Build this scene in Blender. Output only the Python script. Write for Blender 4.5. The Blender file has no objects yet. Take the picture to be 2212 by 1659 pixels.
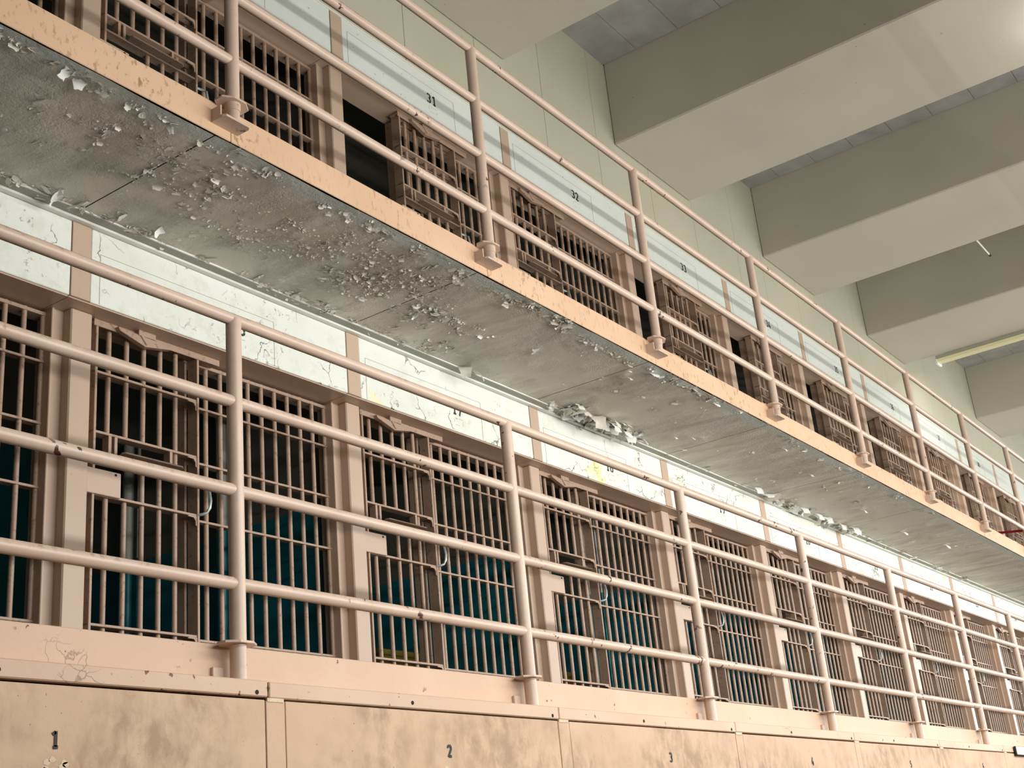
import bpy, bmesh, math, random
from mathutils import Vector, Matrix, noise as mnoise

# ------------------------------------------------------------------ camera, world, lights, exposure
scene = bpy.context.scene
COL = scene.collection
S = 1.83          # cell pitch along the block (x); y runs into the cells, z is up
DZ = 2.284        # height from one tier to the next

cam_data = bpy.data.cameras.new('camera')
cam = bpy.data.objects.new('camera', cam_data)
COL.objects.link(cam)
right = Vector((0.57943284, -0.8096879, -0.09307575))
down = Vector((0.24532208, 0.28217337, -0.92746712))
fwd = Vector((0.7772224, 0.51457137, 0.36213484))
m3 = Matrix((right, -down, -fwd)).transposed()
cam.matrix_world = Matrix.Translation((-3.18646, -3.38653, 1.49265)) @ m3.to_4x4()
cam_data.sensor_width = 36.0
cam_data.lens = 36.0 * 2746.2 / 2212.0
cam_data.clip_start = 0.05
scene.camera = cam

world = bpy.data.worlds.new('world')
scene.world = world
world.use_nodes = True
world.node_tree.nodes['Background'].inputs[0].default_value = (0.80, 0.84, 0.86, 1)
world.node_tree.nodes['Background'].inputs[1].default_value = 0.15


def area(name, loc, target, sx, sy, power, col):
    d = bpy.data.lights.new(name, 'AREA')
    d.shape = 'RECTANGLE'
    d.size, d.size_y = sx, sy
    d.energy = power
    d.color = col
    o = bpy.data.objects.new(name, d)
    COL.objects.link(o)
    o.location = loc
    dirv = Vector(target) - Vector(loc)
    q = dirv.to_track_quat('-Z', 'Y')
    o.rotation_euler = q.to_euler()
    return o


# row of fluorescent lamps hung in the corridor, level with the top gallery's underside
area('hanging_row_light', (11.6, -3.75, 4.30), (11.6, 0.0, 1.2), 24.6, 0.14, 1000, (1.0, 0.985, 0.945))
area('hanging_row_uplight', (11.6, -3.75, 4.50), (11.6, -3.2, 8.0), 24.6, 0.14, 170, (1.0, 0.985, 0.945))
# a second, weaker line on the sill of the opposite wall (throws the rails' soft shadows upward)
area('sill_strip_light', (11.0, -4.92, 2.94), (11.0, 0.0, 3.9), 26.0, 0.11, 880, (1.0, 0.98, 0.93))
# daylight through the tall windows of the opposite wall
WIN_X = (-2.2, 2.6, 7.4, 12.2, 17.0, 21.8)
for wx in WIN_X:
    area('window_daylight', (wx, -5.22, 5.0), (wx, 0, 4.0), 2.0, 3.2, 6 if wx < 5 else (22 if wx < 10 else 26), (0.97, 0.97, 0.94))
# daylight from the end of the block
area('end_window_daylight', (25.85, -2.6, 4.6), (10, -1.0, 4.2), 3.0, 3.6, 520, (0.95, 1.0, 0.97))

vs = scene.view_settings
vs.view_transform = 'Standard'
vs.look = 'None'
vs.exposure = -0.60
vs.gamma = 1.0
vs.use_curve_mapping = False
try:
    scene.cycles.use_denoising = True
    scene.cycles.max_bounces = 5
    scene.cycles.diffuse_bounces = 3
    scene.cycles.glossy_bounces = 2
except Exception:
    pass

random.seed(7)


# ------------------------------------------------------------------ helpers
def lin(r, g, b):
    f = lambda c: (c / 255) / 12.92 if c / 255 <= 0.04045 else ((c / 255 + 0.055) / 1.055) ** 2.4
    return (f(r), f(g), f(b), 1.0)


class NT:
    """small wrapper for building node trees"""

    def __init__(self, name, rough=0.6, metal=0.0):
        self.m = bpy.data.materials.new(name)
        self.m.use_nodes = True
        self.t = self.m.node_tree
        self.b = self.t.nodes['Principled BSDF']
        self.b.inputs['Roughness'].default_value = rough
        self.b.inputs['Metallic'].default_value = metal
        g = self.t.nodes.new('ShaderNodeNewGeometry')
        self.pos = g.outputs['Position']

    def link(self, a, b):
        self.t.links.new(a, b)

    def mapped(self, scale=(1, 1, 1), off=(0, 0, 0)):
        n = self.t.nodes.new('ShaderNodeMapping')
        n.inputs['Scale'].default_value = scale
        n.inputs['Location'].default_value = off
        self.link(self.pos, n.inputs['Vector'])
        return n.outputs[0]

    def noise(self, scale, detail=4, rough=0.55, vec=None, dist=0.0):
        n = self.t.nodes.new('ShaderNodeTexNoise')
        n.inputs['Scale'].default_value = scale
        n.inputs['Detail'].default_value = detail
        n.inputs['Roughness'].default_value = rough
        n.inputs['Distortion'].default_value = dist
        self.link(vec if vec is not None else self.pos, n.inputs['Vector'])
        return n.outputs['Fac']

    def crack(self, scale, vec=None):
        n = self.t.nodes.new('ShaderNodeTexVoronoi')
        n.feature = 'DISTANCE_TO_EDGE'
        n.inputs['Scale'].default_value = scale
        self.link(vec if vec is not None else self.pos, n.inputs['Vector'])
        return n.outputs['Distance']

    def warp(self, scale, amount, vec=None):
        n = self.t.nodes.new('ShaderNodeTexNoise')
        n.inputs['Scale'].default_value = scale
        n.inputs['Detail'].default_value = 5
        v = vec if vec is not None else self.pos
        self.link(v, n.inputs['Vector'])
        a = self.t.nodes.new('ShaderNodeVectorMath')
        a.operation = 'MULTIPLY_ADD'
        self.link(n.outputs['Color'], a.inputs[0])
        a.inputs[1].default_value = (amount,) * 3
        self.link(v, a.inputs[2])
        return a.outputs[0]

    def ramp(self, fac, lo, hi, a=0.0, b=1.0):
        n = self.t.nodes.new('ShaderNodeMapRange')
        n.clamp = True
        n.inputs['From Min'].default_value = lo
        n.inputs['From Max'].default_value = hi
        n.inputs['To Min'].default_value = a
        n.inputs['To Max'].default_value = b
        self.link(fac, n.inputs['Value'])
        return n.outputs['Result']

    def mul(self, a, b, op='MULTIPLY'):
        n = self.t.nodes.new('ShaderNodeMath')
        n.operation = op
        for k, v in enumerate((a, b)):
            if isinstance(v, (int, float)):
                n.inputs[k].default_value = v
            else:
                self.link(v, n.inputs[k])
        return n.outputs[0]

    def sep(self):
        n = self.t.nodes.new('ShaderNodeSeparateXYZ')
        self.link(self.pos, n.inputs[0])
        return n.outputs

    def mix(self, fac, a, b):
        n = self.t.nodes.new('ShaderNodeMix')
        n.data_type = 'RGBA'
        ins = [i for i in n.inputs if i.type == 'RGBA']
        if isinstance(fac, (int, float)):
            n.inputs[0].default_value = fac
        else:
            self.link(fac, n.inputs[0])
        for sock, v in zip(ins, (a, b)):
            if isinstance(v, tuple):
                sock.default_value = v
            else:
                self.link(v, sock)
        return [o for o in n.outputs if o.type == 'RGBA'][0]

    def color(self, c):
        if isinstance(c, tuple):
            self.b.inputs['Base Color'].default_value = c
        else:
            self.link(c, self.b.inputs['Base Color'])
        return self

    def bump(self, h, strength=0.3, dist=0.01):
        n = self.t.nodes.new('ShaderNodeBump')
        n.inputs['Strength'].default_value = strength
        n.inputs['Distance'].default_value = dist
        self.link(h, n.inputs['Height'])
        self.link(n.outputs[0], self.b.inputs['Normal'])
        return self


M = {}


def make_materials():
    # pink-beige enamel of the steelwork
    n = NT('pink_enamel', 0.42)
    c = n.mix(n.ramp(n.noise(2.2, 4), 0.3, 0.7), lin(190, 164, 143), lin(198, 173, 152))
    dirt = n.mul(n.ramp(n.noise(38, 6, 0.7), 0.62, 0.70), n.ramp(n.noise(1.7, 3), 0.52, 0.66))
    c = n.mix(n.mul(dirt, 0.75), c, lin(96, 62, 42))
    n.color(c)
    M['pink'] = n.m
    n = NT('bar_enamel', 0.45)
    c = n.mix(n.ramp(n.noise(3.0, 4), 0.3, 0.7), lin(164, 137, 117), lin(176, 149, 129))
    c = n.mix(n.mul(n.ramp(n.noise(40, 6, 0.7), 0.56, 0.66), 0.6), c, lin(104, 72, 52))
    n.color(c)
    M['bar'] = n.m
    # rails: same paint, chipped and grimy
    n = NT('rail_enamel', 0.36)
    c = n.mix(n.ramp(n.noise(3.1, 4), 0.3, 0.7), lin(198, 173, 154), lin(210, 187, 169))
    g2 = n.t.nodes.new('ShaderNodeNewGeometry')
    sx = n.t.nodes.new('ShaderNodeSeparateXYZ')
    n.link(g2.outputs['Normal'], sx.inputs[0])
    settled = n.ramp(sx.outputs[2], -0.1, 0.7)
    grime = n.mul(n.mul(n.ramp(n.noise(34, 6, 0.75), 0.50, 0.60), n.ramp(n.noise(2.6, 4), 0.44, 0.58)), settled)
    c = n.mix(n.mul(grime, 0.75), c, lin(120, 92, 66))
    chips = n.mul(n.ramp(n.noise(28, 3, 0.5), 0.63, 0.65), n.ramp(n.noise(2.1, 2), 0.55, 0.60))
    c = n.mix(chips, c, lin(84, 50, 34))
    n.color(c).bump(n.noise(45, 5), 0.18, 0.004)
    M['rail'] = n.m
    # upper fascia: peppered with rust marks
    n = NT('fascia_enamel', 0.5)
    c = n.mix(n.ramp(n.noise(1.6, 4), 0.3, 0.7), lin(208, 172, 140), lin(217, 183, 152))
    st = n.mapped((1.0, 1.0, 0.5))
    spots = n.mul(n.ramp(n.noise(42, 5, 0.65, st), 0.56, 0.64), n.ramp(n.noise(1.1, 4, 0.6), 0.40, 0.60))
    c = n.mix(n.mul(spots, 0.7), c, lin(120, 84, 52))
    n.color(c).bump(n.noise(50, 5), 0.2, 0.004)
    M['fascia'] = n.m
    n = NT('ledge_enamel', 0.55)
    c = n.mix(n.ramp(n.noise(2.6, 4), 0.3, 0.7), lin(200, 168, 143), lin(208, 178, 153))
    wv = n.warp(9.0, 0.12)
    ck = n.mul(n.ramp(n.crack(13, wv), 0.006, 0.03, 1, 0), n.ramp(n.noise(1.9, 3), 0.62, 0.67))
    c = n.mix(n.mul(ck, 0.6), c, lin(112, 84, 64))
    ch = n.mul(n.ramp(n.noise(30, 3, 0.5), 0.66, 0.675), n.ramp(n.noise(2.7, 2), 0.54, 0.6))
    c = n.mix(ch, c, lin(120, 58, 40))
    n.color(c).bump(n.mul(n.noise(40, 5), n.mul(ck, -0.6), 'ADD'), 0.2, 0.004)
    M['ledge'] = n.m
    # ground tier plaster: peach with dull washed-out blotches
    n = NT('peach_plaster', 0.7)
    w = n.warp(7.0, 0.10)
    ws = n.t.nodes.new('ShaderNodeMapping')
    ws.inputs['Scale'].default_value = (1.0, 1.0, 0.55)
    n.link(w, ws.inputs['Vector'])
    stain = n.mul(n.ramp(n.noise(1.3, 4, 0.55, n.mapped((1, 1, 1.4), (0.4, 0, 0.3))), 0.42, 0.56),
                  n.ramp(n.noise(12.0, 7, 0.62, ws.outputs[0]), 0.38, 0.60))
    c = n.mix(n.ramp(n.noise(3, 3), 0.3, 0.7), lin(200, 168, 140), lin(208, 178, 150))
    c = n.mix(n.mul(stain, 0.85), c, lin(160, 131, 106))
    specks = n.ramp(n.noise(75, 2), 0.74, 0.76)
    c = n.mix(n.mul(specks, 0.7), c, lin(90, 60, 45))
    n.color(c).bump(n.noise(28, 6, 0.65), 0.22, 0.006)
    M['peach'] = n.m
    # white lintel paint, cracked and lifting, yellow coat showing through
    n = NT('cracked_white_paint', 0.62)
    w = n.warp(7.0, 0.30)
    base = n.mix(n.ramp(n.noise(2.4, 5), 0.3, 0.7), lin(222, 226, 216), lin(232, 235, 228))
    where = n.ramp(n.noise(2.3, 4, 0.6, n.mapped((1, 1, 1.3), (3.1, 0, 0.4))), 0.48, 0.60)
    crk = n.mul(n.ramp(n.crack(3.4, w), 0.004, 0.016, 1, 0), n.ramp(n.noise(2.9, 3, 0.5, n.mapped((1, 1, 1.4), (9.1, 0, 4.4))), 0.55, 0.61))
    yel = n.mul(n.ramp(n.noise(3.3, 3, 0.5, n.mapped((1, 1, 1), (1.7, 0, 2.2))), 0.64, 0.67), where)
    chips = n.mul(n.ramp(n.noise(26, 5, 0.7), 0.60, 0.64), where)
    grime = n.mul(n.ramp(n.noise(9, 6, 0.7), 0.52, 0.75), 0.35)
    c = n.mix(grime, base, lin(176, 172, 152))
    c = n.mix(yel, c, lin(238, 228, 172))
    c = n.mix(n.mul(chips, 0.7), c, lin(112, 104, 78))
    c = n.mix(n.mul(crk, 0.85), c, lin(70, 62, 48))
    n.color(c).bump(n.mul(n.noise(14, 6, 0.65), n.mul(crk, -0.8), 'ADD'), 0.4, 0.01)
    M['white_old'] = n.m
    # white lintel paint of the top tier, better kept
    n = NT('white_paint', 0.55)
    base = n.mix(n.ramp(n.noise(2.0, 5), 0.3, 0.7), lin(214, 219, 212), lin(224, 229, 222))
    sc = n.mul(n.ramp(n.noise(16, 6, 0.75, n.mapped((0.5, 1, 2.0))), 0.62, 0.72), n.ramp(n.noise(1.8, 3), 0.5, 0.66))
    c = n.mix(n.mul(sc, 0.5), base, lin(150, 146, 132))
    dots = n.ramp(n.noise(40, 1), 0.76, 0.78)
    c = n.mix(n.mul(dots, 0.6), c, lin(80, 74, 66))
    n.color(c)
    M['white_new'] = n.m
    # upper wall, cream
    n = NT('cream_wall', 0.7)
    c = n.mix(n.ramp(n.noise(1.2, 5), 0.3, 0.7), lin(186, 183, 162), lin(194, 191, 171))
    s = n.mul(n.ramp(n.noise(14, 5, 0.7, n.mapped((2.2, 1, 0.5))), 0.66, 0.70), n.ramp(n.noise(0.75, 2, 0.5, n.mapped((1, 1, 1), (5.5, 0, 1))), 0.56, 0.62))
    c = n.mix(n.mul(s, 0.7), c, lin(120, 112, 84))
    n.color(c)
    M['cream'] = n.m
    # ceiling beams
    n = NT('beam_plaster', 0.75)
    c = n.mix(n.ramp(n.noise(0.9, 4), 0.3, 0.7), lin(184, 179, 163), lin(192, 187, 171))
    d = n.mul(n.ramp(n.noise(22, 2), 0.76, 0.78), n.ramp(n.noise(0.8, 2), 0.5, 0.6))
    c = n.mix(n.mul(d, 0.6), c, lin(110, 100, 84))
    n.color(c).bump(n.noise(9, 6, 0.6), 0.16, 0.01)
    M['beam'] = n.m
    # fibre ceiling boards
    n = NT('grey_ceiling_board', 0.85)
    c = n.mix(n.ramp(n.noise(3.4, 5), 0.35, 0.7), lin(172, 172, 168), lin(150, 149, 145))
    n.color(c).bump(n.noise(120, 3), 0.2, 0.003)
    M['board'] = n.m
    # underside of the gallery: old dirty paint with bare smooth patches
    n = NT('dirty_soffit_paint', 0.55)
    st = n.mapped((1.7, 0.6, 1.0))
    dirt = n.ramp(n.noise(2.6, 7, 0.62, st, 0.4), 0.36, 0.68)
    c = n.mix(dirt, lin(224, 220, 206), lin(190, 183, 168))
    fine = n.ramp(n.noise(11, 7, 0.7, st), 0.45, 0.72)
    c = n.mix(n.mul(fine, 0.35), c, lin(144, 135, 118))
    bare = n.ramp(n.noise(1.0, 2, 0.5, n.mapped((1.0, 1.6, 1), (0.35, 0.2, 0.0))), 0.58, 0.63)
    c = n.mix(bare, c, lin(212, 207, 194))
    y = n.sep()[1]
    edge = n.ramp(n.mul(y, n.mul(n.noise(5.0, 4), 0.06), 'ADD'), 0.172, 0.180, 1, 0)
    c = n.mix(edge, c, lin(200, 204, 195))
    lumps = n.mul(n.ramp(n.noise(19, 7, 0.7), 0.40, 0.75), n.ramp(n.noise(1.3, 2, 0.5, n.mapped((1, 1, 1), (8, 3, 0))), 0.42, 0.6))
    crk = n.mul(n.ramp(n.crack(46, n.warp(12, 0.08)), 0.0, 0.25), n.ramp(n.noise(1.7, 3, 0.5, n.mapped((1, 1, 1), (4, 1, 0))), 0.46, 0.58))
    n.color(c).bump(n.mul(n.mul(lumps, n.mul(crk, 0.12), 'ADD'), n.ramp(bare, 0.0, 1.0, 1.0, 0.12)), 0.8, 0.02)
    M['soffit'] = n.m
    n = NT('soffit_flake', 0.6)
    n.color(n.mix(n.ramp(n.noise(14, 3), 0.35, 0.65), lin(212, 207, 193), lin(226, 222, 210))).bump(n.noise(60, 3), 0.2, 0.003)
    M['flake'] = n.m
    n = NT('white_flake', 0.55)
    n.color(n.mix(n.ramp(n.noise(14, 3), 0.35, 0.65), lin(226, 228, 222), lin(240, 242, 238))).bump(n.noise(60, 3), 0.2, 0.003)
    M['white_flake'] = n.m
    # cell interior: cream above, teal dado below (the paint line is at a set height on each tier)
    for key, zl in (('cell_mid', 3.545), ('cell_top', 3.545 + DZ)):
        n = NT('cell_wall_' + key, 0.6)
        z = n.sep()[2]
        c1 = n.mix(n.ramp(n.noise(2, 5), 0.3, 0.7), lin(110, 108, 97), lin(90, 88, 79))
        c2 = n.mix(n.ramp(n.noise(3, 5), 0.3, 0.7), lin(16, 118, 132), lin(10, 96, 110))
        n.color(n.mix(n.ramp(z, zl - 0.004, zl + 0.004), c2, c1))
        M[key] = n.m

    def plain(key, name, rgb, rough, metal=0.0, var=0.06, scale=8.0):
        q = NT(name, rough, metal)
        a = lin(*rgb)
        lo = tuple(v * (1 - var) for v in a[:3]) + (1,)
        hi = tuple(min(1, v * (1 + var)) for v in a[:3]) + (1,)
        q.color(q.mix(q.noise(scale, 3), lo, hi))
        M[key] = q.m

    plain('black', 'black_stencil_paint', (14, 14, 16), 0.6)
    plain('green_black', 'dark_green_stencil_paint', (26, 52, 36), 0.6)
    plain('dark_gap', 'dark_joint', (34, 28, 24), 0.9)
    plain('seam', 'grey_seam', (158, 155, 143), 0.8)
    plain('scratch', 'old_label_residue', (188, 182, 160), 0.8, var=0.3, scale=60)
    plain('steel', 'worn_handle_paint', (176, 186, 184), 0.3, 0.3)
    plain('cove', 'grey_green_trim', (150, 152, 140), 0.55)
    plain('white_trim', 'white_trim_paint', (230, 232, 224), 0.5)
    plain('batten', 'pale_yellow_fixture_enamel', (226, 220, 178), 0.45)
    plain('batten_side', 'grey_fixture_enamel', (176, 178, 160), 0.45)
    plain('lamp_white', 'white_lampholder', (236, 236, 230), 0.4)
    plain('red', 'red_barrier_webbing', (190, 14, 32), 0.6)
    plain('sign', 'white_sign_board', (238, 242, 244), 0.4, var=0.01)
    plain('yellow', 'dull_yellow_paint', (120, 104, 24), 0.6)
    plain('floor', 'grey_concrete_floor', (98, 92, 83), 0.6)
    plain('gallery_floor', 'worn_dark_gallery_floor', (84, 78, 70), 0.7)
    plain('hall_wall', 'hall_wall_paint', (118, 114, 104), 0.8)
    plain('frame', 'window_frame_paint', (120, 124, 116), 0.5)
    plain('white_pipe', 'cream_pipe_paint', (206, 206, 196), 0.35)
    plain('teal_pipe', 'teal_pipe_paint', (24, 128, 142), 0.35)
    plain('patch', 'scraped_plaster', (214, 196, 168), 0.8, var=0.35, scale=70)
    n = NT('fluorescent_tube', 0.4)
    n.b.inputs['Emission Color'].default_value = (1, 0.97, 0.88, 1)
    n.b.inputs['Emission Strength'].default_value = 6.0
    n.color(lin(250, 250, 245))
    M['tube'] = n.m
    n = NT('lit_fluorescent_tube', 0.4)
    n.b.inputs['Emission Color'].default_value = (0.95, 0.95, 1.0, 1)
    n.b.inputs['Emission Strength'].default_value = 40.0
    n.color(lin(250, 250, 250))
    M['tube_lit'] = n.m


make_materials()


class MB:
    def __init__(self):
        self.v = []
        self.f = []

    def box(self, x0, x1, y0, y1, z0, z1):
        b = len(self.v)
        self.v += [(x, y, z) for z in (z0, z1) for y in (y0, y1) for x in (x0, x1)]
        self.f += [tuple(b + i for i in q) for q in
                   ((0, 2, 3, 1), (4, 5, 7, 6), (0, 1, 5, 4), (2, 6, 7, 3), (0, 4, 6, 2), (1, 3, 7, 5))]
        return self

    def tube(self, pts, r, n=10, caps=True):
        b = len(self.v)
        pts = [Vector(p) for p in pts]
        rs = r if isinstance(r, (list, tuple)) else [r] * len(pts)
        for i, p in enumerate(pts):
            d = (pts[min(i + 1, len(pts) - 1)] - pts[max(i - 1, 0)]).normalized()
            ref = Vector((0, 0, 1)) if abs(d.z) < 0.9 else Vector((0, 1, 0))
            a = d.cross(ref).normalized()
            c = d.cross(a).normalized()
            for k in range(n):
                t = 2 * math.pi * k / n
                self.v.append(tuple(p + (a * math.cos(t) + c * math.sin(t)) * rs[i]))
        for i in range(len(pts) - 1):
            for k in range(n):
                k2 = (k + 1) % n
                self.f.append((b + i * n + k, b + (i + 1) * n + k, b + (i + 1) * n + k2, b + i * n + k2))
        if caps:
            # caps on their own vertices so that they do not tilt the smooth normals
            e = len(self.v)
            self.v += [self.v[b + k] for k in range(n)]
            self.v += [self.v[b + (len(pts) - 1) * n + k] for k in range(n)]
            self.f.append(tuple(e + k for k in range(n)))
            self.f.append(tuple(e + n + k for k in reversed(range(n))))
        return self

    def prism(self, poly, y0, y1):
        """polygon in (x, z), extruded along y"""
        b = len(self.v)
        n = len(poly)
        self.v += [(x, y0, z) for x, z in poly] + [(x, y1, z) for x, z in poly]
        self.f.append(tuple(b + i for i in range(n)))
        self.f.append(tuple(b + n + i for i in reversed(range(n))))
        for i in range(n):
            j = (i + 1) % n
            self.f.append((b + i, b + n + i, b + n + j, b + j))
        return self

    def prism_z(self, poly, z0, z1):
        """polygon in (x, y), extruded along z"""
        b = len(self.v)
        n = len(poly)
        self.v += [(x, y, z0) for x, y in poly] + [(x, y, z1) for x, y in poly]
        self.f.append(tuple(b + i for i in range(n)))
        self.f.append(tuple(b + n + i for i in reversed(range(n))))
        for i in range(n):
            j = (i + 1) % n
            self.f.append((b + i, b + n + i, b + n + j, b + j))
        return self

    def mesh(self, name, mat, smooth=False, bevel=0.0):
        me = bpy.data.meshes.new(name)
        me.from_pydata(self.v, [], self.f)
        bm = bmesh.new()
        bm.from_mesh(me)
        bmesh.ops.recalc_face_normals(bm, faces=bm.faces)
        if bevel > 0:
            bmesh.ops.bevel(bm, geom=[e for e in bm.edges], offset=bevel, segments=1, affect='EDGES', clamp_overlap=True)
        bm.to_mesh(me)
        bm.free()
        me.materials.append(M[mat])
        if smooth:
            me.shade_smooth()
            for p in me.polygons:
                if len(p.vertices) > 4:
                    p.use_smooth = False
        me.update()
        return me


def obj(name, me, parent=None, loc=(0, 0, 0), label=None):
    o = bpy.data.objects.new(name, me)
    COL.objects.link(o)
    o.location = loc
    if parent:
        o.parent = parent
    if label:
        o['label'] = label
    return o


def thing(name, label, cat, loc=(0, 0, 0), group=None):
    o = bpy.data.objects.new(name, None)
    o.empty_display_size = 0.1
    COL.objects.link(o)
    o.location = loc
    o['label'] = label
    o['category'] = cat
    if group:
        o['group'] = group
    return o


def structure(name, me=None, loc=(0, 0, 0)):
    o = bpy.data.objects.new(name, me)
    COL.objects.link(o)
    o.location = loc
    o['kind'] = 'structure'
    return o


def box(x0, x1, y0, y1, z0, z1, name, mat, bevel=0.0):
    return MB().box(x0, x1, y0, y1, z0, z1).mesh(name, mat, bevel=bevel)


# stencilled digits: strokes in a 0.6 x 1 box
def arc(cx, cz, rx, rz, a0, a1, n=10):
    return [(cx + rx * math.cos(math.radians(a0 + (a1 - a0) * k / n)), cz + rz * math.sin(math.radians(a0 + (a1 - a0) * k / n))) for k in range(n + 1)]


DIG = {
    '0': [arc(.3, .5, .22, .42, 100, 260), arc(.3, .5, .22, .42, 80, -80)],
    '1': [[(.12, .78), (.32, .93)], [(.34, .98), (.34, .10)], [(.18, .07), (.50, .07)]],
    '2': [arc(.3, .70, .20, .22, 175, 100, 6), arc(.3, .70, .20, .22, 80, -25, 8) + [(.12, .03)], [(.24, .07), (.54, .07)]],
    '3': [arc(.28, .71, .20, .21, 150, 95, 5), arc(.28, .71, .21, .21, 80, -80, 8), arc(.28, .28, .22, .22, 75, -80, 8), arc(.28, .28, .21, .22, -98, -155, 5)],
    '4': [[(.42, .0), (.42, .55)], [(.40, .98), (.08, .34)], [(.06, .27), (.56, .27)]],
    '5': [[(.50, .93), (.14, .93)], [(.12, .88), (.12, .55)], arc(.27, .33, .22, .26, 110, -80, 10), arc(.27, .33, .20, .26, -100, -150, 4)],
    '6': [arc(.34, .55, .24, .40, 75, 180, 8) + [(.10, .30)], arc(.3, .29, .21, .23, 175, 5, 8), arc(.3, .29, .21, .23, -5, -175, 8)],
    '7': [[(.08, .93), (.52, .93)], [(.50, .86), (.22, .0)]],
    '8': [arc(.3, .72, .18, .20, 100, 260, 8), arc(.3, .72, .18, .20, 80, -80, 8), arc(.3, .28, .22, .23, 100, 260, 8), arc(.3, .28, .22, .23, 80, -80, 8)],
    '9': [arc(.3, .70, .20, .22, 5, 175, 8), arc(.3, .70, .20, .22, 185, 355, 8), [(.50, .66)] + arc(.26, .45, .24, .40, 0, -80, 8)],
}


def digits_mesh(text, h, w=0.13, mat='black', adv=0.72):
    mb = MB()
    for i, ch in enumerate(text):
        ox = (i - len(text) / 2) * adv * h + 0.06 * h
        for st in DIG[ch]:
            pts = [Vector((ox + x * h, (z - 0.5) * h)) for x, z in st]
            b = len(mb.v)
            for k, p in enumerate(pts):
                d = (pts[min(k + 1, len(pts) - 1)] - pts[max(k - 1, 0)]).normalized()
                nrm = Vector((-d.y, d.x)) * (w * h / 2)
                a, c = p + nrm, p - nrm
                mb.v += [(a.x, 0, a.y), (c.x, 0, c.y)]
            for k in range(len(pts) - 1):
                mb.f.append((b + 2 * k, b + 2 * k + 1, b + 2 * k + 3, b + 2 * k + 2))
    return mb.mesh('stencilled_number', mat)


# ------------------------------------------------------------------ hall shell
structure('floor', box(-9, 26, -5.3, 0.2, -0.1, 0, 'floor', 'floor'))
structure('wall_left', box(-9.2, -9, -5.5, 5, 0, 8.6, 'wall_left', 'hall_wall'))
wr = structure('wall_right', MB().box(26, 26.2, -5.5, -4.2, 0, 8.6).box(26, 26.2, -1.0, 5, 0, 8.6).box(26, 26.2, -4.2, -1.0, 0, 2.6).box(26, 26.2, -4.2, -1.0, 6.6, 8.6).mesh('wall_right', 'hall_wall'))
mb = MB().box(-9, 26, -5.5, -5.3, 0, 2.9).box(-9, 26, -5.5, -5.3, 6.9, 8.6)
edges = [-9] + [e for wx in WIN_X for e in (wx - 1.1, wx + 1.1)] + [26]
for a, b in zip(edges[0::2], edges[1::2]):
    mb.box(a, b, -5.5, -5.3, 2.9, 6.9)
structure('wall_front', mb.mesh('wall_front', 'hall_wall'))
wf = MB()
for k in range(5):
    wf.box(-1.1 + k * 0.54, -1.06 + k * 0.54, -0.03, 0.03, 0, 4.0)
for k in range(9):
    wf.box(-1.1, 1.1, -0.03, 0.03, k * 0.495, k * 0.495 + 0.04)
wfm = wf.mesh('window_frame', 'frame')
for k, wx in enumerate(WIN_X):
    w = structure('window_%d' % (k + 1), None, (wx, -5.4, 2.9))
    obj('window_frame', wfm, w)

# ceiling with boards between the beams
BEAMS = [(-0.63, 0.76), (2.425, 3.815), (5.48, 6.87), (8.53, 9.92), (11.59, 12.98), (16.2, 17.6), (20.6, 22.0)]
ceil = structure('ceiling', box(-9, 26, -5.3, 5.0, 8.26, 8.5, 'ceiling_slab', 'board'))
for x0, x1 in BEAMS:
    obj('ceiling_beam', box(x0, x1, -5.3, 1.03, 7.387, 8.262, 'ceiling_beam', 'beam', 0.012), ceil)
BAYS = [(3.815, 5.48), (6.87, 8.53), (9.92, 11.59), (12.98, 16.2)]
for bi, (x0, x1) in enumerate(BAYS):
    nx = 2 if x1 - x0 < 2 else 4
    dx = (x1 - x0) / nx
    me = box(0.004, dx - 0.004, -0.416, 0, 8.223, 8.258, 'ceiling_board', 'board', 0.002)
    for j in range(10):
        for i in range(nx):
            obj('ceiling_board', me, ceil, (x0 + i * dx, 1.10 - j * 0.42, random.uniform(-0.002, 0.001)))

# ------------------------------------------------------------------ cell block walls
N_MID = range(-1, 9)
N_TOP = range(-1, 11)


W1 = 'fifteen sixteen seventeen eighteen nineteen twenty twenty-one twenty-two twenty-three twenty-four'.split()
W2 = 'twenty-nine thirty thirty-one thirty-two thirty-three thirty-four thirty-five thirty-six thirty-seven thirty-eight thirty-nine forty'.split()


def cell_word(tier, n):
    return (W1 if tier == 0 else W2)[n + 1]


def cell_no(tier, n):
    return str((16 if tier == 0 else 30) + n)


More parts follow.
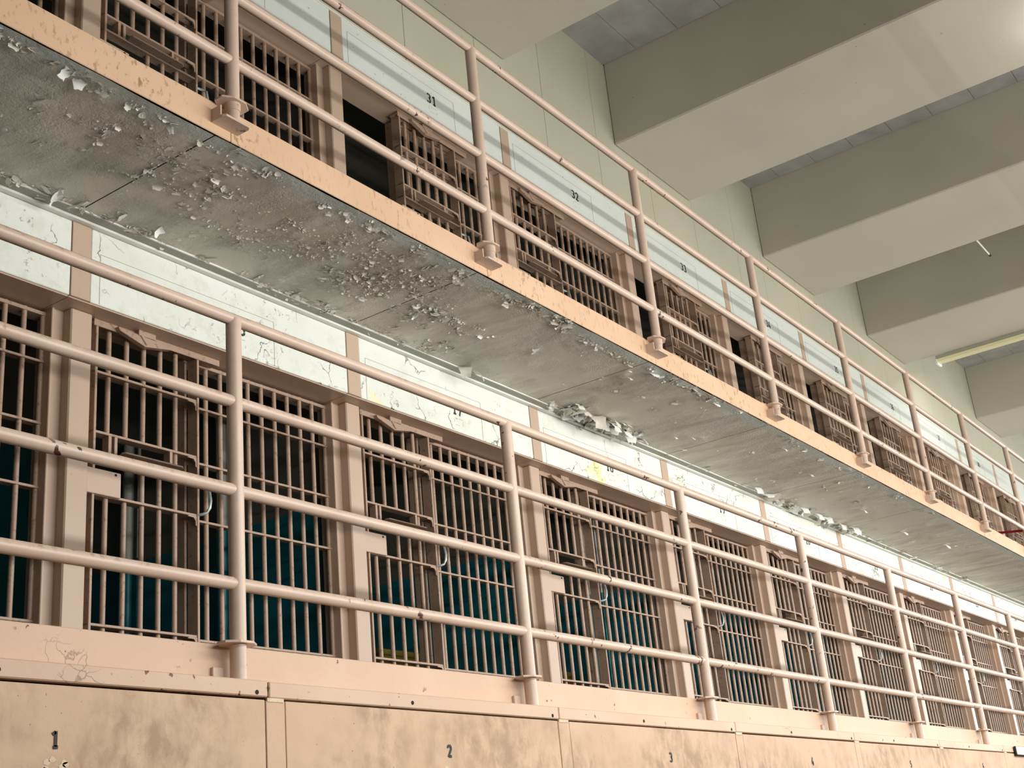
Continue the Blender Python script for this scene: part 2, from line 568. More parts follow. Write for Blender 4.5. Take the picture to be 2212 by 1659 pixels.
ZB = 2.37
JAMB = MB().box(S - 0.004, S + 0.011, -0.060, 0.050, -0.06, 1.728).mesh('jamb', 'pink', bevel=0.003)
JAMB2 = MB().box(S + 0.011, S + 0.062, -0.052, 0.050, -0.06, 1.728).mesh('jamb_face', 'pink', bevel=0.002)
BRIGHT = {0: 'white_old', 1: 'white_new'}
for tier, rng in ((0, N_MID), (1, N_TOP)):
    dz = tier * DZ
    ztop = 4.476 if tier == 0 else 6.707 - DZ
    zl = 4.101
    wall = structure('wall_middle_tier' if tier == 0 else 'wall_top_tier', None, (0, 0, dz))
    lint = box(0.092, S - 0.018, 1.02, 1.30, zl, ztop, 'lintel_panel', BRIGHT[tier], 0.003)
    band = box(-0.014, 0.088, 1.017, 1.30, zl, ztop, 'painted_band', 'pink', 0.002)
    soff = box(-0.016, S - 0.020, 1.03, 1.30, zl - 0.006, zl, 'lintel_soffit', 'pink')
    pil = box(0.06, 0.175, 1.11, 1.34, 2.30, zl - 0.004, 'pilaster', 'pink', 0.006)
    seam = MB()
    x0, x1, z0, z1 = 0.14, 1.245, zl + 0.004, 4.358 if tier == 0 else 4.345
    t = 0.0016
    seam.box(x0, x1, 1.0185, 1.021, z1, z1 + t).box(x0, x0 + t, 1.0185, 1.021, z0, z1).box(x1, x1 + t, 1.0185, 1.021, z0, z1)
    seam_me = seam.mesh('plate_seam', 'seam')
    res = MB()
    for (a, b, c, d) in ((-.038, .045, -.060, -.058), (-.038, -.036, -.085, -.066), (-.030, .012, -.103, -.101), (.045, .047, -.10, -.085)):
        res.box(a, b, 1.0186, 1.021, c, d)
    res_me = res.mesh('label_residue', 'scratch')
    for n in rng:
        X = n * S
        lp = obj('lintel_panel', lint, wall, (X, 0, 0))
        obj('painted_band', band, wall, (X, 0, 0))
        obj('lintel_soffit', soff, wall, (X, 0, 0))
        obj('pilaster', pil, wall, (X, 0, 0))
        obj('plate_seam', seam_me, lp)
        obj('label_residue', res_me, lp, (0.995, 0, 4.248))
        obj('stencilled_number', digits_mesh(cell_no(tier, n), 0.078, 0.15, 'green_black' if tier == 0 else 'black'), lp, (0.99, 1.0178, 4.250),
            'stencilled number ' + cell_no(tier, n))
    XE = rng[-1] * S + S
    obj('pilaster', pil, wall, (XE, 0, 0))
    # cells behind the bars
    key = 'cell_mid' if tier == 0 else 'cell_top'
    div = box(0.05, 0.18, 1.335, 4.0, 2.32, 4.30, 'wall_divider', key)
    for n in list(rng) + [rng[-1] + 1]:
        structure('wall_divider', div, (n * S, 0, dz))
        obj('jamb', JAMB, wall, (n * S - S, 1.222, ZB))
        obj('jamb_face', JAMB2, wall, (n * S - S, 1.222, ZB))
    structure('wall_cell_back', box(rng[0] * S, XE + 0.2, 4.0, 4.1, 2.32, 4.30, 'wall_cell_back', key), (0, 0, dz))
    structure('ceiling_cells', box(rng[0] * S, XE + 0.2, 1.30, 4.1, 4.30, 4.42, 'ceiling_cells', key), (0, 0, dz))
    structure('floor_cells', box(rng[0] * S, XE + 0.2, 1.02, 4.1, 2.2, 2.32, 'floor_cells', 'gallery_floor'), (0, 0, dz))

# trims under the top gallery
tr = structure('trim_1', box(-2, 17, 0.992, 1.03, 4.478, 4.5, 'trim', 'white_trim'))
obj('trim_edge', box(-2, 17, 0.936, 0.941, 4.492, 4.502, 'trim_edge', 'white_trim'), tr)
obj('trim_cove', box(-2, 17, 0.941, 0.994, 4.490, 4.502, 'trim_cove', 'cove'), tr)
structure('trim_2', box(-2, 21, 1.012, 1.05, 6.707, 6.716, 'trim', 'white_trim'))

# upper wall in boards with open vertical joints
uw = structure('wall_back', box(-9, 26, 1.045, 1.30, 6.70, 8.26, 'wall_back', 'dark_gap'))
js = [-2.0, -0.95, -0.05, 0.83, 1.70, 2.582, 3.43, 4.34, 5.165, 6.067, 6.90, 7.84, 8.46, 9.35, 10.25, 11.15, 12.05, 12.95, 13.85, 14.75, 15.65, 16.55, 17.45, 18.4, 19.3, 20.2]
for a, b in zip(js, js[1:]):
    obj('wall_panel', box(a + 0.0022, b - 0.0022, 1.03, 1.05, 6.712, 8.225, 'wall_panel', 'cream', 0.002), uw)

# ground tier panels below the middle gallery
gw = structure('wall_ground_tier', box(-4, 18, -0.10, 0.05, 0, 2.16, 'wall_ground_tier', 'dark_gap'))
pan = box(0.096, S - 0.002, -0.13, -0.09, 0.0, 2.150, 'ground_panel', 'peach', 0.002)
strp = box(0.002, 0.092, -0.131, -0.09, 0.0, 2.148, 'joint_strip', 'peach', 0.002)
for n in range(-1, 7):
    p = obj('ground_panel', pan, gw, (n * S, 0, 0))
    obj('joint_strip', strp, gw, (n * S, 0, 0))
    nx = -0.84 + 1.85 * (n + 1) - n * S
    me = digits_mesh(str(n + 2), 0.050, 0.21, 'black')
    obj('stencilled_number', me, p, (nx, -0.1325, 2.000 + 0.006 * n), 'black stencilled number %d' % (n + 2))
    sc = MB()
    for k in range(9):
        a, c = random.uniform(-0.045, 0.03), random.uniform(-0.03, 0.015)
        q = [(a + 0.016 * random.uniform(0.5, 1) * math.cos(t * 0.9), c + 0.011 * random.uniform(0.5, 1) * math.sin(t * 0.9)) for t in range(7)]
        sc.prism(q, -0.1308, -0.1295)
    obj('scraped_patch', sc.mesh('scraped_patch', 'patch'), p, (nx + 0.01, 0, 1.925))

# ------------------------------------------------------------------ galleries
def gallery(tier):
    dz = tier * DZ
    g = structure('floor_middle_gallery' if tier == 0 else 'floor_top_gallery', box(-4, 20, 0.066, 1.02, 2.26 + dz, 2.335 + dz, 'gallery_slab', 'gallery_floor'))
    zt = 2.371 + dz
    zb = 2.20 if tier == 0 else 4.502
    fas = box(0.001, S - 0.001, 0.055, 0.10 if tier == 0 else 0.064, zb, zt, 'fascia_plate', 'ledge' if tier == 0 else 'fascia', 0.003)
    for n in range(-2, 11):
        obj('fascia_plate', fas, g, (n * S + (0.055 if tier else 0.04), 0, 0))
    if tier == 0:
        lip = box(0.07, S - 0.07, 0.03, 0.056, 2.222, 2.244, 'fascia_lip', 'ledge', 0.002)
        led = box(0.004, S - 0.002, -0.132, 0.055, 2.158, 2.214, 'ledge_strip', 'ledge', 0.004)
        hole = MB().tube([(0, -0.1335, 0), (0, -0.128, 0)], 0.008, 10).mesh('bolt_hole', 'dark_gap')
        for n in range(-2, 9):
            obj('fascia_lip', lip, g, (n * S, 0, 0))
            l = obj('ledge_strip', led, g, (n * S + 0.014, 0, random.uniform(-0.002, 0.002)))
            obj('bolt_hole', hole, l, (S - 0.055, 0, 2.172))
            obj('bolt_hole', hole, l, (0.78, 0, 2.180))
        cap = box(0.006, 0.085, -0.1335, -0.125, 2.144, 2.157, 'gap_filler', 'patch')
        for n in range(-1, 7):
            obj('gap_filler', cap, g, (n * S, 0, 0))
    return g


gm = gallery(0)
gt = gallery(1)

slab = MB()
nx, ny = 44, 22
for j in range(ny + 1):
    for i in range(nx + 1):
        slab.v.append((0.003 + (S - 0.006) * i / nx, 0.065 + 0.955 * j / ny, 0.0))
for j in range(ny):
    for i in range(nx):
        a = j * (nx + 1) + i
        slab.f.append((a, a + 1, a + nx + 2, a + nx + 1))
obj('slab_joint_backing', box(-4, 20, 0.07, 1.0, 4.508, 4.54, 'slab_joint_backing', 'dark_gap'), gt)
for n in range(-2, 10):
    # each bay of the soffit sags and lifts a little differently
    me = bpy.data.meshes.new('soffit_slab')
    vv = []
    for (x, y, z) in slab.v:
        p = Vector((x + n * S, y, 0.0))
        h = 0.006 * mnoise.noise(p * 2.3) + 0.0022 * mnoise.noise(p * 11.0)
        edge = min(x, S - x, 0.06) / 0.06
        vv.append((x, y, z + h * edge))
    ff = list(slab.f)
    me.from_pydata(vv, [], ff)
    me.materials.append(M['soffit'])
    me.shade_smooth()
    obj('soffit_slab', me, gt, (n * S - 0.028, 0, 4.499))

# paint curling off the soffit ------------------------------------------------
def flake_geo(mb, x, y, z, s, rot, curl, asp=1.0, jag=0.25, rng=random):
    """a curled chip of paint: one edge holds to the ceiling, the rest bends down"""
    nu, nv = 4, 4
    b = len(mb.v)
    cr, sr = math.cos(rot), math.sin(rot)
    w = [1 + rng.uniform(-jag, jag) for _ in range(nv + 1)]
    for j in range(nv + 1):
        t = j / nv
        ang = curl * t
        r = s / max(curl, 0.05)
        fx = r * math.sin(ang)
        fz = -r * (1 - math.cos(ang))
        for i in range(nu + 1):
            u = (i / nu - 0.5) * s * asp * (w[j] * (1 - 0.35 * t))
            du = rng.uniform(-0.06, 0.06) * s
            lx, ly = fx + du * t, u
            mb.v.append((x + lx * cr - ly * sr, y + lx * sr + ly * cr, z + fz + rng.uniform(-0.04, 0.04) * s))
    for j in range(nv):
        for i in range(nu):
            a = b + j * (nu + 1) + i
            mb.f.append((a, a + 1, a + nu + 2, a + nu + 1))


ZS = 4.497
small = MB()
smallw = MB()


def cluster(cx, cy, sx, sy, count, size, white=0.15, curl=(0.25, 1.2), line=None):
    """chips gathered in little groups of five to nine"""
    for _ in range(max(1, int(count / 2.6))):
        if line:
            t = random.random()
            px = cx + (line[0] - cx) * t + random.gauss(0, sx)
            py = cy + (line[1] - cy) * t + random.gauss(0, sy)
        else:
            px, py = random.gauss(cx, sx), random.gauss(cy, sy)
        dirn = random.uniform(0, 6.283)
        for _ in range(random.randint(4, 11)):
            x = px + random.gauss(0, 0.022)
            y = py + random.gauss(0, 0.012)
            if not 0.065 < y < 0.985:
                continue
            s = size * 0.52 * random.paretovariate(2.2)
            s = min(s, size * 2.0)
            flake_geo(smallw if random.random() < white * 0.6 else small, x, y, ZS - 0.0005, s, dirn + random.gauss(0, 0.7), random.uniform(*curl), random.uniform(0.5, 2.2), 0.4)


# broken line of lifting paint along the outer edge
cluster(-1.2, 0.115, 0.03, 0.012, 60, 0.014, 0.25, line=(-0.15, 0.125))
cluster(0.0, 0.135, 0.03, 0.02, 50, 0.013, 0.25, line=(1.0, 0.12))
cluster(0.95, 0.13, 0.05, 0.03, 60, 0.015, 0.35, line=(1.75, 0.11))
cluster(2.0, 0.13, 0.04, 0.018, 110, 0.020, 0.45, line=(2.75, 0.10))
cluster(2.7, 0.12, 0.04, 0.014, 60, 0.015, 0.35, line=(3.55, 0.16))
cluster(3.62, 0.12, 0.05, 0.025, 70, 0.020, 0.5, line=(4.7, 0.10))
cluster(4.6, 0.12, 0.08, 0.02, 60, 0.016, 0.4, line=(9.5, 0.12))
# fields of fine blisters
cluster(0.15, 0.36, 0.16, 0.13, 130, 0.013, 0.1)
cluster(-0.25, 0.30, 0.14, 0.10, 50, 0.013, 0.12)
cluster(-0.5, 0.45, 0.30, 0.18, 40, 0.010, 0.1)
cluster(0.55, 0.62, 0.22, 0.14, 110, 0.010, 0.08)
cluster(0.85, 0.46, 0.24, 0.10, 220, 0.009, 0.08)
cluster(1.25, 0.34, 0.22, 0.10, 190, 0.010, 0.10)
cluster(1.35, 0.55, 0.14, 0.08, 130, 0.012, 0.2)
cluster(1.62, 0.45, 0.16, 0.10, 170, 0.013, 0.25)
cluster(1.75, 0.30, 0.10, 0.10, 60, 0.013, 0.2)
cluster(1.95, 0.72, 0.10, 0.03, 60, 0.016, 0.45, line=(1.98, 0.48))
cluster(2.25, 0.55, 0.12, 0.05, 70, 0.013, 0.4)
cluster(2.3, 0.8, 0.18, 0.06, 70, 0.010, 0.2)
cluster(3.6, 0.5, 0.5, 0.25, 25, 0.010, 0.3)
cluster(5.5, 0.5, 1.4, 0.25, 60, 0.012, 0.35)
cluster(9.0, 0.55, 2.0, 0.25, 60, 0.014, 0.4)
# along the joint and the wall
cluster(-0.03, 0.92, 0.02, 0.02, 24, 0.010, 0.2, line=(-0.03, 0.15))
cluster(-0.9, 0.93, 0.1, 0.02, 50, 0.018, 0.3, line=(0.0, 0.93))
cluster(0.05, 0.93, 0.1, 0.02, 40, 0.016, 0.2, line=(0.6, 0.93))
cluster(1.0, 0.91, 0.08, 0.03, 80, 0.016, 0.35, line=(1.75, 0.92))
cluster(1.85, 0.93, 0.08, 0.03, 40, 0.014, 0.35, line=(2.6, 0.93))
cluster(3.8, 0.88, 0.08, 0.04, 150, 0.036, 0.9, (0.6, 1.6), line=(5.0, 0.93))
cluster(5.1, 0.94, 0.08, 0.02, 40, 0.016, 0.5, line=(7.2, 0.94))
cluster(7.4, 0.92, 0.1, 0.03, 130, 0.040, 0.9, (0.6, 1.6), line=(9.6, 0.93))
cluster(9.6, 0.94, 0.1, 0.03, 60, 0.028, 0.6, line=(13.5, 0.95))
o = obj('peeling_paint', small.mesh('peeling_paint', 'flake', smooth=True), gt)
o['kind'] = 'stuff'
o = obj('peeling_paint', smallw.mesh('peeling_paint', 'white_flake', smooth=True), gt)
o['kind'] = 'stuff'
# the large curls, one by one: x, y, size, direction, curl, width, white?
BIG = [(-0.70, 0.115, .050, 2.0, 1.1, 1.3, 1), (-0.64, 0.135, .045, 1.2, 1.3, 1.2, 1), (-0.55, 0.13, .040, 0.6, 1.0, 1.0, 0),
       (-0.635, 0.36, .060, 3.6, 0.8, 1.5, 0), (-0.60, 0.43, .030, 3.4, 0.9, 1.0, 0), (-0.20, 0.145, .035, 0.5, 1.4, 0.8, 1),
       (0.02, 0.34, .040, 4.0, 0.9, 1.4, 0), (0.06, 0.40, .030, 3.2, 1.1, 1.2, 1), (0.35, 0.86, .045, 2.2, 1.2, 1.0, 1),
       (0.15, 0.90, .050, 3.0, 1.2, 1.3, 1), (-0.16, 0.925, .060, 2.6, 1.3, 1.2, 1), (-0.05, 0.935, .055, 3.4, 1.0, 1.6, 1),
       (1.02, 0.905, .045, 3.0, 1.3, 1.0, 1), (1.30, 0.92, .040, 3.3, 1.2, 1.3, 1), (1.52, 0.91, .040, 3.0, 1.3, 1.0, 1),
       (1.15, 0.46, .032, 3.2, 1.2, 1.0, 1), (2.80, 0.955, .110, 3.9, 1.5, 0.7, 0), (2.90, 0.965, .080, 5.2, 1.3, 0.7, 0),
       (2.90, 0.44, .055, 3.6, 1.4, 0.9, 1), (2.94, 0.47, .050, 2.4, 1.2, 0.9, 0),
       (3.72, 0.33, .110, 4.5, 1.0, 0.5, 1), (3.66, 0.24, .050, 4.2, 1.1, 0.7, 1), (3.60, 0.19, .035, 4.2, 1.1, 0.8, 1), (3.85, 0.38, .040, 3.0, 0.9, 1.1, 0),
       (3.83, 0.16, .070, 4.4, 1.3, 1.2, 1), (3.92, 0.13, .050, 3.6, 1.2, 1.0, 1),
       (4.05, 0.90, .090, 4.6, 1.1, 0.9, 0), (4.12, 0.93, .080, 3.6, 1.3, 0.8, 1), (4.22, 0.90, .150, 4.2, 1.5, 0.7, 0), (4.30, 0.86, .130, 5.0, 1.2, 0.9, 0),
       (4.36, 0.93, .110, 4.3, 1.5, 0.7, 1), (4.45, 0.91, .100, 4.7, 1.3, 0.9, 1), (4.55, 0.94, .090, 4.0, 1.4, 0.8, 1), (4.66, 0.93, .090, 4.6, 1.2, 1.0, 1),
       (4.78, 0.95, .100, 4.2, 1.5, 0.8, 1), (4.92, 0.93, .080, 5.0, 1.2, 0.7, 1),
       (5.22, 0.62, .060, 4.6, 1.2, 0.6, 1), (5.30, 0.58, .070, 5.2, 1.1, 0.6, 1), (5.12, 0.70, .050, 4.4, 1.2, 0.6, 1), (5.45, 0.80, .060, 4.0, 1.0, 0.8, 1),
       (4.70, 0.14, .060, 4.4, 1.3, 1.0, 1), (6.95, 0.93, .100, 4.3, 1.4, 0.9, 1), (7.10, 0.95, .080, 5.0, 1.2, 0.8, 0),
       (8.0, 0.94, .090, 4.3, 1.3, 0.9, 1), (8.3, 0.95, .110, 4.6, 1.3, 0.9, 1), (8.55, 0.93, .100, 4.2, 1.4, 0.9, 1), (8.85, 0.95, .110, 4.8, 1.3, 0.9, 1), (9.2, 0.92, .120, 4.4, 1.4, 0.8, 1),
       (6.1, 0.25, .060, 4.6, 1.3, 0.7, 1), (7.0, 0.4, .060, 4.2, 1.2, 0.7, 1), (8.6, 0.55, .080, 4.6, 1.3, 0.7, 1), (9.9, 0.6, .090, 4.4, 1.3, 0.8, 1), (11.0, 0.5, .090, 4.4, 1.3, 0.8, 1)]
for (x, y, s, r, c, a, wh) in BIG:
    mb = MB()
    if y > 0.85:
        y -= 0.03
        s *= 1.3
        c += 0.2
    flake_geo(mb, 0, 0, 0, s, r, c, a)
    obj('paint_flake', mb.mesh('paint_flake', 'white_flake' if wh else 'flake', smooth=True), gt, (x, y, ZS))

# ------------------------------------------------------------------ railings
RAILS = (3.637, 3.290, 2.936, 2.582)
postm = MB().tube([(0, 0, 2.215), (0, 0, 3.637)], 0.0305, 20).mesh('post', 'rail', smooth=True)
postu = MB().tube([(0, 0, 2.272), (0, 0, 3.637)], 0.0305, 20).mesh('post', 'rail', smooth=True)
railm = MB().tube([(0, 0, 0), (S, 0, 0)], 0.0245, 18).mesh('rail', 'rail', smooth=True)
oct_ = [(0.082 * math.cos(math.radians(22.5 + 45 * k)), 0.058 * math.sin(math.radians(22.5 + 45 * k)) + 0.006) for k in range(8)]
collar = MB().prism_z(oct_, 2.362, 2.371).mesh('collar', 'rail', bevel=0.001)
sleeve = MB().tube([(0, 0, 2.325), (0, 0, 2.362)], 0.0335, 20).mesh('sleeve', 'rail', smooth=True)
brk_l = MB().box(-0.082, -0.034, 0.040, 0.056, 2.216, 2.286).mesh('base_bracket', 'rail', bevel=0.002)
cr = [(-0.078, 0.055), (-0.078, -0.020), (-0.068, -0.036), (0.058, -0.036), (0.070, -0.024), (0.070, 0.055)]
brk_u = MB().prism_z(cr, 2.262, 2.273).box(-0.078, -0.070, -0.01, 0.056, 2.272, 2.325).box(-0.07, -0.028, 0.040, 0.056, 2.272, 2.315).mesh('base_bracket', 'rail', bevel=0.001)
for tier in (0, 1):
    dz = tier * DZ
    x0 = 0.0 if tier == 0 else 0.022
    t = thing('gallery_railing', 'four-rail pink pipe railing along the %s' % ('middle gallery, in front of doors 15 to 22' if tier == 0 else 'top gallery, in front of doors 29 to 37'),
              'railing', (x0, 0.008 if tier else 0.0, dz))
    for n in range(-2, 10):
        p = obj('post', postu if tier else postm, t, (n * S, 0, 0))
        obj('collar', collar, p)
        if tier:
            obj('sleeve', sleeve, p)
        obj('base_bracket', brk_u if tier else brk_l, p)
        if n < 9:
            for z in RAILS:
                obj('rail', railm, t, (n * S, 0, z))

# ------------------------------------------------------------------ cell doors and grilles
CB = (3.838, 3.546, 3.252)
BARX = (0.31, 0.412, 0.512, 0.611, 0.707)
ZB = 2.37
YD = 1.166


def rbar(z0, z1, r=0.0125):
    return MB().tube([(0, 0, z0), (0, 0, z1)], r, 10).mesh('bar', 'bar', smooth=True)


D = {}
D['full'] = rbar(-0.05, 1.72)
D['upper'] = rbar(CB[1] - ZB, 1.72)
D['low'] = rbar(-0.05, 3.452 - ZB)
D['low_lock'] = rbar(-0.05, 3.25 - ZB)
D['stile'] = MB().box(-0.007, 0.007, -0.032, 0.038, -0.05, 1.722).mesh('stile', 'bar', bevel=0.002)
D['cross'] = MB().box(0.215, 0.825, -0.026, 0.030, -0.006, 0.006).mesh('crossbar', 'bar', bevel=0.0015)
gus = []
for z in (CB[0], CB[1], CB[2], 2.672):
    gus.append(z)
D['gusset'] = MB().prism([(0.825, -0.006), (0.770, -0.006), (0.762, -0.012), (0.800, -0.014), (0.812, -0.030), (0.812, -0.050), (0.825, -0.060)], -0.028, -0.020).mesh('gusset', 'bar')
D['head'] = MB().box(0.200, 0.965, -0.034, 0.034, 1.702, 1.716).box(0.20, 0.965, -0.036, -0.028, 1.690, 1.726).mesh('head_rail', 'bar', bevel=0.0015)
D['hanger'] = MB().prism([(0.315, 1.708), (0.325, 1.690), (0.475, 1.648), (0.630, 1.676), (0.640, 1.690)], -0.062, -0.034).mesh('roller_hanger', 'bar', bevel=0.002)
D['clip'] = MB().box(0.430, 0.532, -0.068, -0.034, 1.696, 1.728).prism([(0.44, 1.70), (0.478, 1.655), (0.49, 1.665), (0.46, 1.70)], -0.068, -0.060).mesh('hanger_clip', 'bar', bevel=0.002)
D['lock'] = MB().box(0.180, 0.365, -0.040, 0.030, 3.248 - ZB, 3.366 - ZB).mesh('lock_box', 'pink', bevel=0.003)
D['bolt'] = MB().tube([(0.335, -0.042, 3.353 - ZB), (0.335, -0.036, 3.353 - ZB)], 0.006, 8).mesh('lock_bolt', 'dark_gap')
tray = [(0.362, -0.028), (0.350, -0.060), (0.360, -0.078), (0.690, -0.078), (0.708, -0.060), (0.708, -0.028)]
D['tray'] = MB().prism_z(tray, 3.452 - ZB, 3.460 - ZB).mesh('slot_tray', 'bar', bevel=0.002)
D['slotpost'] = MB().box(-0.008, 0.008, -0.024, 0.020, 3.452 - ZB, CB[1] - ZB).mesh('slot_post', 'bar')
hk = [(0.826, -0.02, 3.254 - ZB), (0.84, -0.045, 3.256 - ZB), (0.858, -0.055, 3.266 - ZB), (0.872, -0.06, 3.290 - ZB), (0.877, -0.06, 3.325 - ZB), (0.877, -0.05, 3.385 - ZB), (0.872, -0.03, 3.400 - ZB), (0.826, -0.02, 3.402 - ZB)]
D['handle'] = MB().tube(hk, 0.0075, 8).mesh('handle', 'steel', smooth=True)


def cell_door(tier, n, open_=0.0):
    no = cell_word(tier, n)
    lab = ('open barred sliding door pushed aside below number %s on the top tier' if open_ else
           ('closed barred sliding door below number %s on the ' + ('middle tier' if tier == 0 else 'top tier'))) % no
    t = thing('cell_door', lab, 'cell door', (n * S + open_, YD, ZB + tier * DZ), 'sliding cell doors')
    for k, x in enumerate(BARX):
        if k in (0, 4):
            obj('bar', D['full'] if k == 4 else D['upper'], t, (x, 0, 0))
            if k == 0:
                obj('bar', D['low_lock'], t, (x, 0, 0))
        else:
            obj('bar', D['upper'], t, (x, 0, 0))
            obj('bar', D['low_lock'] if k == 1 else D['low'], t, (x, 0, 0))
    obj('slot_post', D['slotpost'], t, (0.345, 0, 0))
    obj('slot_post', D['slotpost'], t, (0.665, 0, 0))
    obj('slot_post', D['slotpost'], t, (0.312, 0, 0))
    obj('stile', D['stile'], t, (0.222, 0, 0))
    obj('stile', D['stile'], t, (0.826, 0, 0))
    for z in (CB[0], CB[1], 3.452, CB[2], 2.672):
        obj('crossbar', D['cross'], t, (0, 0, z - ZB))
    for z in gus:
        obj('gusset', D['gusset'], t, (0, 0, z - ZB))
    obj('head_rail', D['head'], t)
    h = obj('roller_hanger', D['hanger'], t)
    obj('hanger_clip', D['clip'], h)
    l = obj('lock_box', D['lock'], t, label='flat pink steel lock box')
    obj('lock_bolt', D['bolt'], l)
    obj('slot_tray', D['tray'], t)
    obj('handle', D['handle'], t, label='curved worn metal pull handle')


YG = 1.222 - YD
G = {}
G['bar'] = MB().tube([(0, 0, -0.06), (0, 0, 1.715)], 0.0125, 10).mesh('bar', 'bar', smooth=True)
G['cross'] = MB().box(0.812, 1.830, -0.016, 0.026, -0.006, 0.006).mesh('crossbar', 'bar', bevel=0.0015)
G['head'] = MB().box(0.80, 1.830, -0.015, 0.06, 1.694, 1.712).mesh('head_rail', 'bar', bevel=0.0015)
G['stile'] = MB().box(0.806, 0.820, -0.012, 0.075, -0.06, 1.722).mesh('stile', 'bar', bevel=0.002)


def cell_grille(tier, n):
    no = cell_word(tier, n)
    t = thing('cell_grille', 'fixed barred grille to the right of door %s on the %s' % (no, 'middle tier' if tier == 0 else 'top tier'),
              'grille', (n * S, 1.222, ZB + tier * DZ), 'fixed cell grilles')
    for k in range(10):
        obj('bar', G['bar'], t, (0.951 + 0.0966 * k, 0, 0))
    for z in CB + (2.672,):
        obj('crossbar', G['cross'], t, (0, 0, z - ZB))
    obj('head_rail', G['head'], t)
    obj('stile', G['stile'], t)


for n in N_MID:
    cell_door(0, n)
    cell_grille(0, n)
OPEN = {1: 0.545, 3: 0.545, 4: 0.545, 5: 0.545, 6: 0.545, 7: 0.545, 8: 0.545, 9: 0.545, 10: 0.545}
for n in N_TOP:
    cell_door(1, n, OPEN.get(n, 0.0))
    cell_grille(1, n)

# ------------------------------------------------------------------ things inside the cells
for n, ys in ((0, (2.90, 2.05)), (2, (2.75, 1.80))):
    for i, y in enumerate(ys):
        X = (n + 1) * S
        t = thing('water_pipe', 'vertical pipe, cream above and teal below, %s in cell %s' % ('deep inside' if i == 0 else 'nearer the bars', cell_word(0, n)), 'pipe', (X - 0.01, y, 2.32), 'cell pipes')
        obj('upper_pipe', MB().tube([(0, 0, 1.225), (0, 0, 1.98)], 0.035, 14).tube([(0.0, -0.10, 1.225), (0.0, -0.10, 1.98)], 0.010, 8).mesh('upper_pipe', 'white_pipe', smooth=True), t)
        obj('lower_pipe', MB().tube([(0, 0, 0), (0, 0, 1.225)], 0.035, 14).tube([(0.0, -0.10, 0), (0.0, -0.10, 1.225)], 0.010, 8).mesh('lower_pipe', 'teal_pipe', smooth=True), t)
for n in (1, 2):
    t = thing('storage_box', 'dull yellow box low behind the bars of cell %s' % cell_word(0, n), 'box', ((n + 1) * S - 0.22, 2.25, 2.32))
    obj('box_body', box(-0.26, 0.26, -0.18, 0.18, 0, 0.62, 'box_body', 'yellow', 0.006), t)
    obj('box_lid', box(-0.265, 0.265, -0.185, 0.185, 0.62, 0.66, 'box_lid', 'yellow', 0.006), t)

# ------------------------------------------------------------------ fixtures
bt = thing('fluorescent_batten', 'pale yellow fluorescent batten under the right edge of a ceiling beam', 'light fixture', (13.06, 0.62, 7.387))
obj('housing', MB().box(-0.075, 0.075, -4.0, 0, -0.05, 0.0).mesh('housing', 'batten_side', bevel=0.004), bt)
obj('reflector', MB().prism([(-0.085, -0.05), (0.085, -0.05), (0.060, -0.085), (-0.060, -0.085)], -4.0, -0.02).mesh('reflector', 'batten', bevel=0.003), bt)
obj('lampholder', MB().box(-0.09, 0.09, -0.02, 0.012, -0.115, -0.045).mesh('lampholder', 'lamp_white', bevel=0.006), bt)
tb = obj('tube', MB().tube([(0.105, -3.95, -0.04), (0.105, -0.04, -0.04)], 0.016, 12).mesh('tube', 'tube', smooth=True), bt)
area('batten_light', (13.20, -1.4, 7.34), (13.2, -1.4, 5.0), 0.06, 3.8, 70, (1.0, 0.98, 0.90)).rotation_euler = (0, math.radians(-18), 0)

b2 = thing('fluorescent_batten', 'lit fluorescent batten under the second beam, just past the right edge', 'light fixture', (6.35, -2.42, 7.387))
obj('housing', MB().box(-0.06, 0.06, -2.4, 0, -0.26, -0.21).mesh('housing', 'batten_side', bevel=0.004), b2)
for yy in (-0.3, -2.1):
    obj('stem', MB().tube([(0, yy, -0.21), (0, yy, 0.0)], 0.010, 8).mesh('stem', 'lamp_white', smooth=True), b2)
for xx in (-0.085, 0.085):
    obj('tube', MB().tube([(xx, -2.36, -0.235), (xx, -0.03, -0.235)], 0.016, 12).mesh('tube', 'tube_lit', smooth=True), b2)

hr = thing('hanging_light_row', 'row of fluorescent lamps hung from the beams over the corridor', 'light fixture', (11.6, -3.83, 4.30))
obj('housing', MB().tube([(-12.3, -0.035, 0.03), (12.3, -0.035, 0.03)], 0.004, 8).mesh('housing', 'batten_side', smooth=True), hr)
hang = MB().tube([(0, -0.035, 0.03), (0, -0.035, 3.09)], 0.008, 8).mesh('hanger_rod', 'frame', smooth=True)
for bx0, bx1 in BEAMS[:-1]:
    obj('hanger_rod', hang, hr, ((bx0 + bx1) / 2 - 11.6, 0, 0))

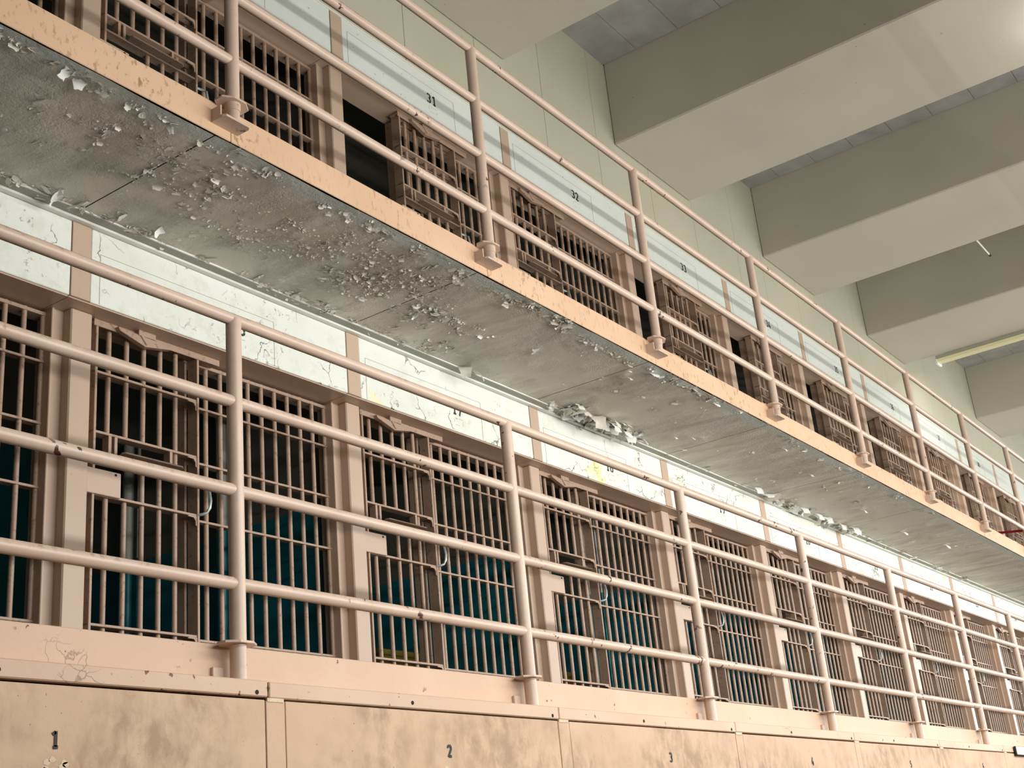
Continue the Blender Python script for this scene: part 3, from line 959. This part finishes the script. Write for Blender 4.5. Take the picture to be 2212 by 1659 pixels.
rod = thing('ceiling_rod', 'thin white rod sticking out behind the third ceiling beam', 'rod', (9.92, -0.83, 7.40))
obj('rod_shaft', MB().tube([(0, 0, 0.02), (0.52, 0, 0.02)], 0.010, 8).mesh('rod_shaft', 'lamp_white', smooth=True), rod)
obj('rod_tip', MB().tube([(0.52, 0, 0.02), (0.56, 0, 0.02)], 0.014, 8).mesh('rod_tip', 'dark_gap', smooth=True), rod)

sg = thing('wall_sign', 'small white sign board hung over the ledge near number 6', 'sign', (9.487, -0.16, 2.137))
obj('board', box(0, 0.60, -0.004, 0.004, 0, 0.071, 'board', 'sign', 0.001), sg)
obj('backing', box(-0.012, 0.612, 0.004, 0.018, -0.008, 0.075, 'backing', 'dark_gap'), sg)
obj('print_mark', MB().box(0.06, 0.068, -0.0052, -0.004, 0.018, 0.048).box(0.105, 0.111, -0.0052, -0.004, 0.034, 0.042).mesh('print_mark', 'seam'), sg)

rb = thing('barrier_strap', 'red barrier strap stretched across the top gallery', 'barrier', (13.0, 0.0, 4.62))
st = MB()
pts = [(0.045, 0.247), (0.1, 0.256), (0.3, 0.282), (0.6, 0.325), (0.9, 0.365), (1.10, 0.39)]
for (y0, z0), (y1, z1) in zip(pts, pts[1:]):
    b = len(st.v)
    st.v += [(-0.002, y0, z0), (0.002, y0, z0), (0.002, y0, z0 + 0.03), (-0.002, y0, z0 + 0.03), (-0.002, y1, z1), (0.002, y1, z1), (0.002, y1, z1 + 0.03), (-0.002, y1, z1 + 0.03)]
    st.f += [(b, b + 1, b + 5, b + 4), (b + 1, b + 2, b + 6, b + 5), (b + 2, b + 3, b + 7, b + 6), (b + 3, b, b + 4, b + 7)]
obj('webbing', st.mesh('webbing', 'red'), rb)
obj('clasp', box(-0.012, 0.012, 0.037, 0.06, 0.24, 0.285, 'clasp', 'dark_gap', 0.003), rb)

# the fluorescent line on the sill of the window wall, behind the viewer
tg = thing('strip_light', 'long fluorescent line carried on brackets along the window wall', 'light fixture', (11.0, -5.02, 2.72))
obj('trough', MB().box(-13.1, 13.1, -0.10, 0.06, 0.0, 0.02).box(-13.1, 13.1, -0.12, -0.10, 0.0, 0.42).mesh('trough', 'batten_side'), tg)
arm = box(-0.03, 0.03, -0.275, -0.12, 0.0, 0.05, 'bracket_arm', 'frame', 0.003)
for k in range(10):
    obj('bracket_arm', arm, tg, (-12.6 + 2.8 * k, 0, 0))
